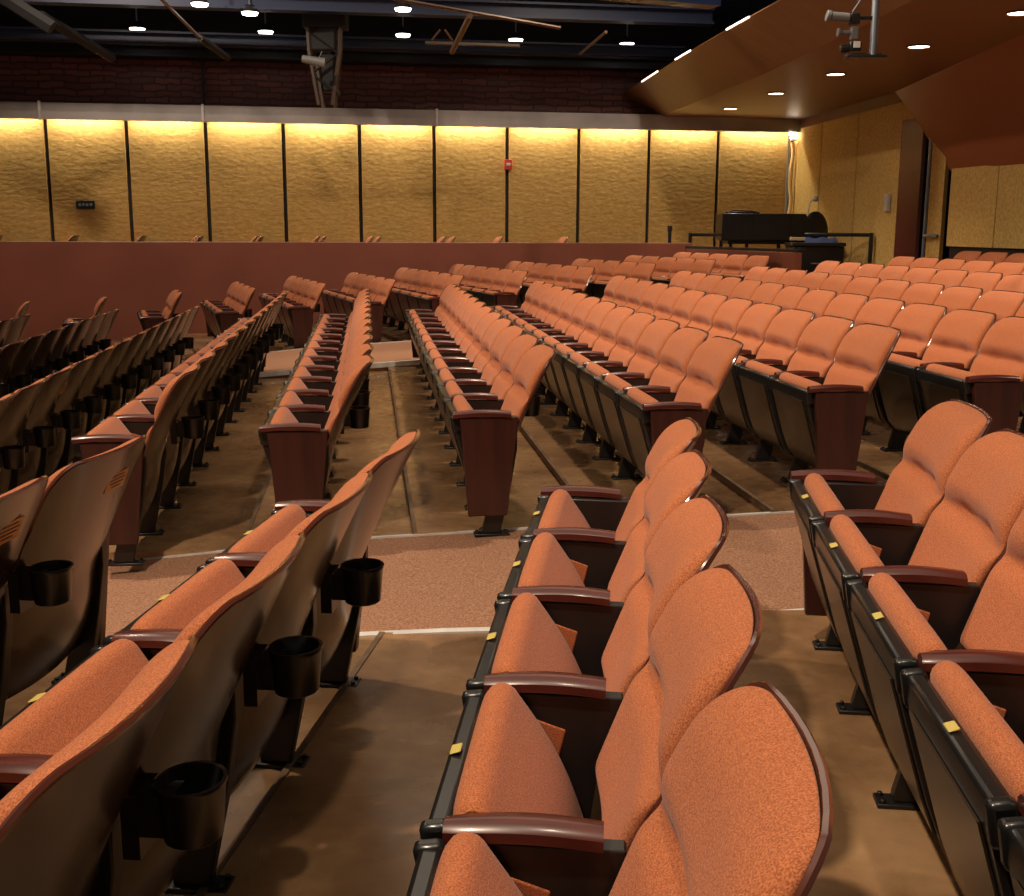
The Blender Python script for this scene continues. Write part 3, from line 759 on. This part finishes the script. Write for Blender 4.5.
strut(at(378, -4, 13), at(560, 28, 14.0), .02, M['beam_tan'], 'thin tan tie rod along the underside of the blue catwalk')
strut(at(440, 30, 15.8), at(432, 40, 15.9), .015, M['beam_tan'], 'short tan lacing bar left of the catwalk brace')
strut(at(445, 30, 15.8), at(452, 40, 15.9), .015, M['beam_tan'], 'short tan lacing bar touching the catwalk brace')
bm = bmesh.new(); prism3(bm, [at(425, 41, 16.2), at(520, 44, 16.4), at(520, 46.5, 16.4), at(425, 43.5, 16.2)], (0, .1, 0)); o = mesh('cable_tray', bm, M['rig'], smooth=False); put(o, 'pale grey cable tray between the third and fourth roof lamps', 'cable tray')
# high bay lamps
lamps = [(-5.64, 18.04), (-3.76, 18.25), (-1.70, 18.47), (.03, 18.9), (1.81, 19.25), (-3.65, 16.69), (-4.17 - 0.0, 16.05), (-1.5, 16.34)]
lnm = ['leftmost of the lower line of roof lamps', 'second roof lamp from left in the lower line', 'middle roof lamp of the lower line', 'fourth roof lamp from left in the lower line', 'rightmost roof lamp, next to the balcony front', 'upper roof lamp above the second lower lamp', 'upper roof lamp nearest the pale green pipes', 'upper roof lamp above the middle lower lamp']
for (x, y), l in zip(lamps, lnm):
    e = empty('hanging_roof_lamp', (x, y, 4.34)); put(e, l, 'lamp', 'roof lamps')
    bm = bmesh.new(); cyl(bm, (0, 0, -.03), (0, 0, .0), .10, .115, seg=20); mesh('lens', bm, M['lamp_cool'], e)
    bm = bmesh.new(); cyl(bm, (0, 0, .0), (0, 0, .10), .125, .06, seg=20); mesh('reflector_housing', bm, M['dark'], e)
    bm = bmesh.new(); cyl(bm, (0, 0, .10), (0, 0, .62), .012, seg=8); mesh('hanger', bm, M['steel'], e)
# rigging tower hanging in front of the brick wall
e = empty('rigging_tower', at(326, 105, 17.2)); put(e, 'dark brown bundled rigging truss hanging in front of brick wall', 'truss')
b0 = Vector(e.location)
bm = bmesh.new()
for dx, dy in ((-.22, 0), (.22, 0), (-.18, .3), (.18, .3)): tube(bm, [(dx * .45, dy, .0), (dx, dy, .75), (dx * 1.15, dy, 1.70)], .035, 6)
mesh('chords', bm, M['rig'], e)
bm = bmesh.new()
tube(bm, [((-.2 if k % 2 else .2), .0, .15 + k * .28) for k in range(6)], .028, 6)
mesh('lacing', bm, M['dark'], e)
bm = bmesh.new(); box(bm, (0, .15, 1.36), (.62, .4, .6)); box(bm, (-.05, .15, .95), (.42, .3, .4)); box(bm, (.02, .2, .50), (.2, .2, .6)); mesh('cable_bundle', bm, M['dark'], e, bevel=.03)
e = empty('spotlight_fixture', at(318, 61, 16.8)); put(e, 'small pale grey spotlight fixture clamped on the rigging tower', 'spotlight')
bm = bmesh.new(); cyl(bm, (-.22, 0, .03), (.10, 0, -.03), .05, .07, seg=16); mesh('body', bm, M['cctv'], e)
bm = bmesh.new(); tube(bm, [(.0, 0, 0), (.06, 0, .12), (.16, .1, .14)], .015, 6); mesh('yoke', bm, M['metal'], e)
# conduit down the brick
bm = bmesh.new(); wbox(bm, 2.42, 2.46, .0, .03, 3.3, 4.05); o = mesh('conduit', bm, M['dark'], smooth=False); put(o, 'thin dark conduit running down the brick wall', 'conduit')
# blue catwalk
c0 = Vector(at(300, -12, 11.9)); cA = Vector((-2.4, 11.9, 3.93)); cB = Vector((2.35, 13.75, 3.93))
dv = (cB - cA).normalized(); nv = Vector((-dv.y, dv.x, 0))
e = empty('lighting_catwalk', cA); put(e, 'dark blue lighting catwalk with railing under the roof', 'catwalk')
bm = bmesh.new(); L = (cB - cA).length
prism3(bm, [(0, 0, 0), tuple(dv * L), tuple(dv * L + nv * .25), tuple(nv * .25)], (0, 0, .20)); mesh('deck_edge', bm, M['catwalk'], e, smooth=False)
for k in range(15):
    if k < 1: continue
    p = dv * (k * L / 15); bm = bmesh.new(); cyl(bm, (p.x, p.y, .16), (p.x, p.y, 1.2), .016, seg=8); mesh('railing_post', bm, M['steel'], e)
for z in (.55, .85, 1.2):
    bm = bmesh.new(); tube(bm, [(0, 0, z), tuple(dv * L + Vector((0, 0, z)))], .016, 6); mesh('rail', bm, M['beam_blue'], e)

# hanging camera cluster
e = empty('hanging_camera_rig', (2.69, 9.0, 2.72)); put(e, 'cluster of small video cameras on a pole hanging before the soffit', 'camera rig')
bm = bmesh.new(); cyl(bm, (0, 0, .0), (0, 0, 4.45), .028, seg=12); mesh('pole', bm, M['steel'], e)
bm = bmesh.new(); cyl(bm, (-.19, -.02, .0), (.07, 0, .0), .018, seg=8); box(bm, (-.06, 0, -.01), (.30, .14, .02)); mesh('bottom_shelf', bm, M['metal'], e, bevel=.004)
bm = bmesh.new(); cyl(bm, (-.34, -.03, .275), (-.20, -.02, .265), .036, .036, seg=16); cyl(bm, (-.37, -.03, .28), (-.34, -.03, .275), .042, seg=16); mesh('upper_camera', bm, M['cctv'], e, bevel=.004)
bm = bmesh.new(); box(bm, (-.155, 0, .26), (.07, .09, .08)); box(bm, (-.06, 0, .27), (.16, .03, .03)); mesh('clamp', bm, M['metal'], e, bevel=.008)
bm = bmesh.new(); cyl(bm, (-.27, 0, .165), (-.16, 0, .165), .018, seg=10); cyl(bm, (-.275, 0, .165), (-.255, 0, .165), .032, seg=12); box(bm, (-.15, 0, .16), (.05, .06, .09)); mesh('middle_camera', bm, M['cctv'], e, bevel=.004)
bm = bmesh.new(); box(bm, (-.14, 0, .065), (.085, .08, .07)); cyl(bm, (-.25, 0, .045), (-.18, 0, .055), .03, seg=12); mesh('lower_camera', bm, M['black'], e, bevel=.008)
bm = bmesh.new(); box(bm, (-.135, -.043, .075), (.05, .006, .045)); mesh('white_sticker', bm, M['white'], e)
bm = bmesh.new(); tube(bm, [(-.17, 0, .31), (-.10, 0, .42), (.0, 0, .5)], .006, 6); mesh('cable', bm, M['steel'], e)

# ------------------------------------------------------------------ lights
def spot(loc, target, energy, col=(1, .78, .55), angle=70, blend=.6, size=.12, name='house_and_fill_spot'):
    l = bpy.data.lights.new(name, 'SPOT'); l.energy = energy; l.color = col; l.spot_size = math.radians(angle); l.spot_blend = blend; l.shadow_soft_size = size
    o = bpy.data.objects.new(name, l); C.objects.link(o); o.location = loc
    o.rotation_euler = (Vector(target) - Vector(loc)).to_track_quat('-Z', 'Y').to_euler(); return o
def area(loc, target, energy, sx, sy, col=(1, .8, .58), name='ceiling_fill'):
    l = bpy.data.lights.new(name, 'AREA'); l.energy = energy; l.color = col; l.shape = 'RECTANGLE'; l.size = sx; l.size_y = sy
    o = bpy.data.objects.new(name, l); C.objects.link(o); o.location = loc
    o.rotation_euler = (Vector(target) - Vector(loc)).to_track_quat('-Z', 'Y').to_euler(); return o
WARM = (1, .80, .60)
spot((-2.0, 0.6, 6.0), (.6, 3.0, .3), 1100, WARM, 85)
spot((-4.2, 5.5, 6.0), (0.8, 6.5, .4), 950, WARM, 80)
spot((-4.5, 11.0, 5.8), (1.5, 12.0, .4), 750, WARM, 85)
spot((0.5, 8.5, 6.2), (2.0, 9.5, .4), 700, WARM, 95)
spot((1.5, 13.0, 6.0), (1.5, 16.0, .4), 600, WARM, 100)
spot((-5.5, 13.0, 6.0), (-4.0, 16.5, .4), 600, WARM, 100)
spot((.25, 1.2, 6.3), (.15, 2.1, 0), 260, WARM, 42, .8)  # extra spot added to brighten the floor between two front rows
area((0, 4, 6.8), (0, 4, 0), 110, 7, 7, WARM)  # broad fill panel added below the ceiling to soften the light
area((-1, 12, 6.8), (-1, 12, 0), 170, 7, 6, WARM)  # second added fill panel, farther back in the room
for (x, y) in [(3.36, 18.45), (3.60, 16.38), (3.86, 14.35), (4.11, 12.2), (4.33, 10.33), (4.5, 8.3), (4.6, 6.3)]:
    spot((x, y, CEI - .03), (x, y, 0), 110, WARM, 102, .7, .08, 'downlight')
# cove light behind the grey beam
for i in range(-4, 10):
    c = along(i * 1.22 + .61, .12, 3.13); l = bpy.data.lights.new('cove', 'AREA'); l.shape = 'RECTANGLE'; l.size = 1.0; l.size_y = .03; l.energy = 13; l.color = (1, .90, .68)
    o = bpy.data.objects.new('cove_light', l); C.objects.link(o); o.location = c
    tgt = along(i * 1.22 + .61, -.02, 1.4); o.rotation_euler = (0, 0, 0)
    z = (c - tgt).normalized(); xx = wd.copy(); yy = z.cross(xx).normalized()
    o.rotation_euler = Matrix((xx, yy, z)).transposed().to_euler()
spot((4.7, 20.2, 3.1), (4.9, 20.3, 1.0), 12, (1, .75, .4), 150, .8, .05, 'corner_light')

w = bpy.data.worlds.new('world'); bpy.context.scene.world = w; w.use_nodes = True
w.node_tree.nodes['Background'].inputs[0].default_value = (1, .85, .72, 1); w.node_tree.nodes['Background'].inputs[1].default_value = .085

# ------------------------------------------------------------------ camera
cam = bpy.data.cameras.new('camera'); co = bpy.data.objects.new('camera', cam); C.objects.link(co)
cam.sensor_fit = 'HORIZONTAL'; cam.sensor_width = 36; cam.lens = 1146.8 / 1024 * 36; cam.clip_end = 200; cam.clip_start = .05
r = Vector((.99998958, .00086352, .00448203)); u = Vector((-.00456445, .18918231, .98193137)); f = r.cross(u) * -1
m = Matrix((r, u, -f)).transposed().to_4x4(); m.translation = (0, 0, CZ); co.matrix_world = m
s = bpy.context.scene; s.camera = co
s.view_settings.view_transform = 'Standard'; s.view_settings.look = 'None'; s.view_settings.exposure = 0; s.view_settings.gamma = 1; s.view_settings.use_curve_mapping = False
s.cycles.use_denoising = True; s.cycles.max_bounces = 6
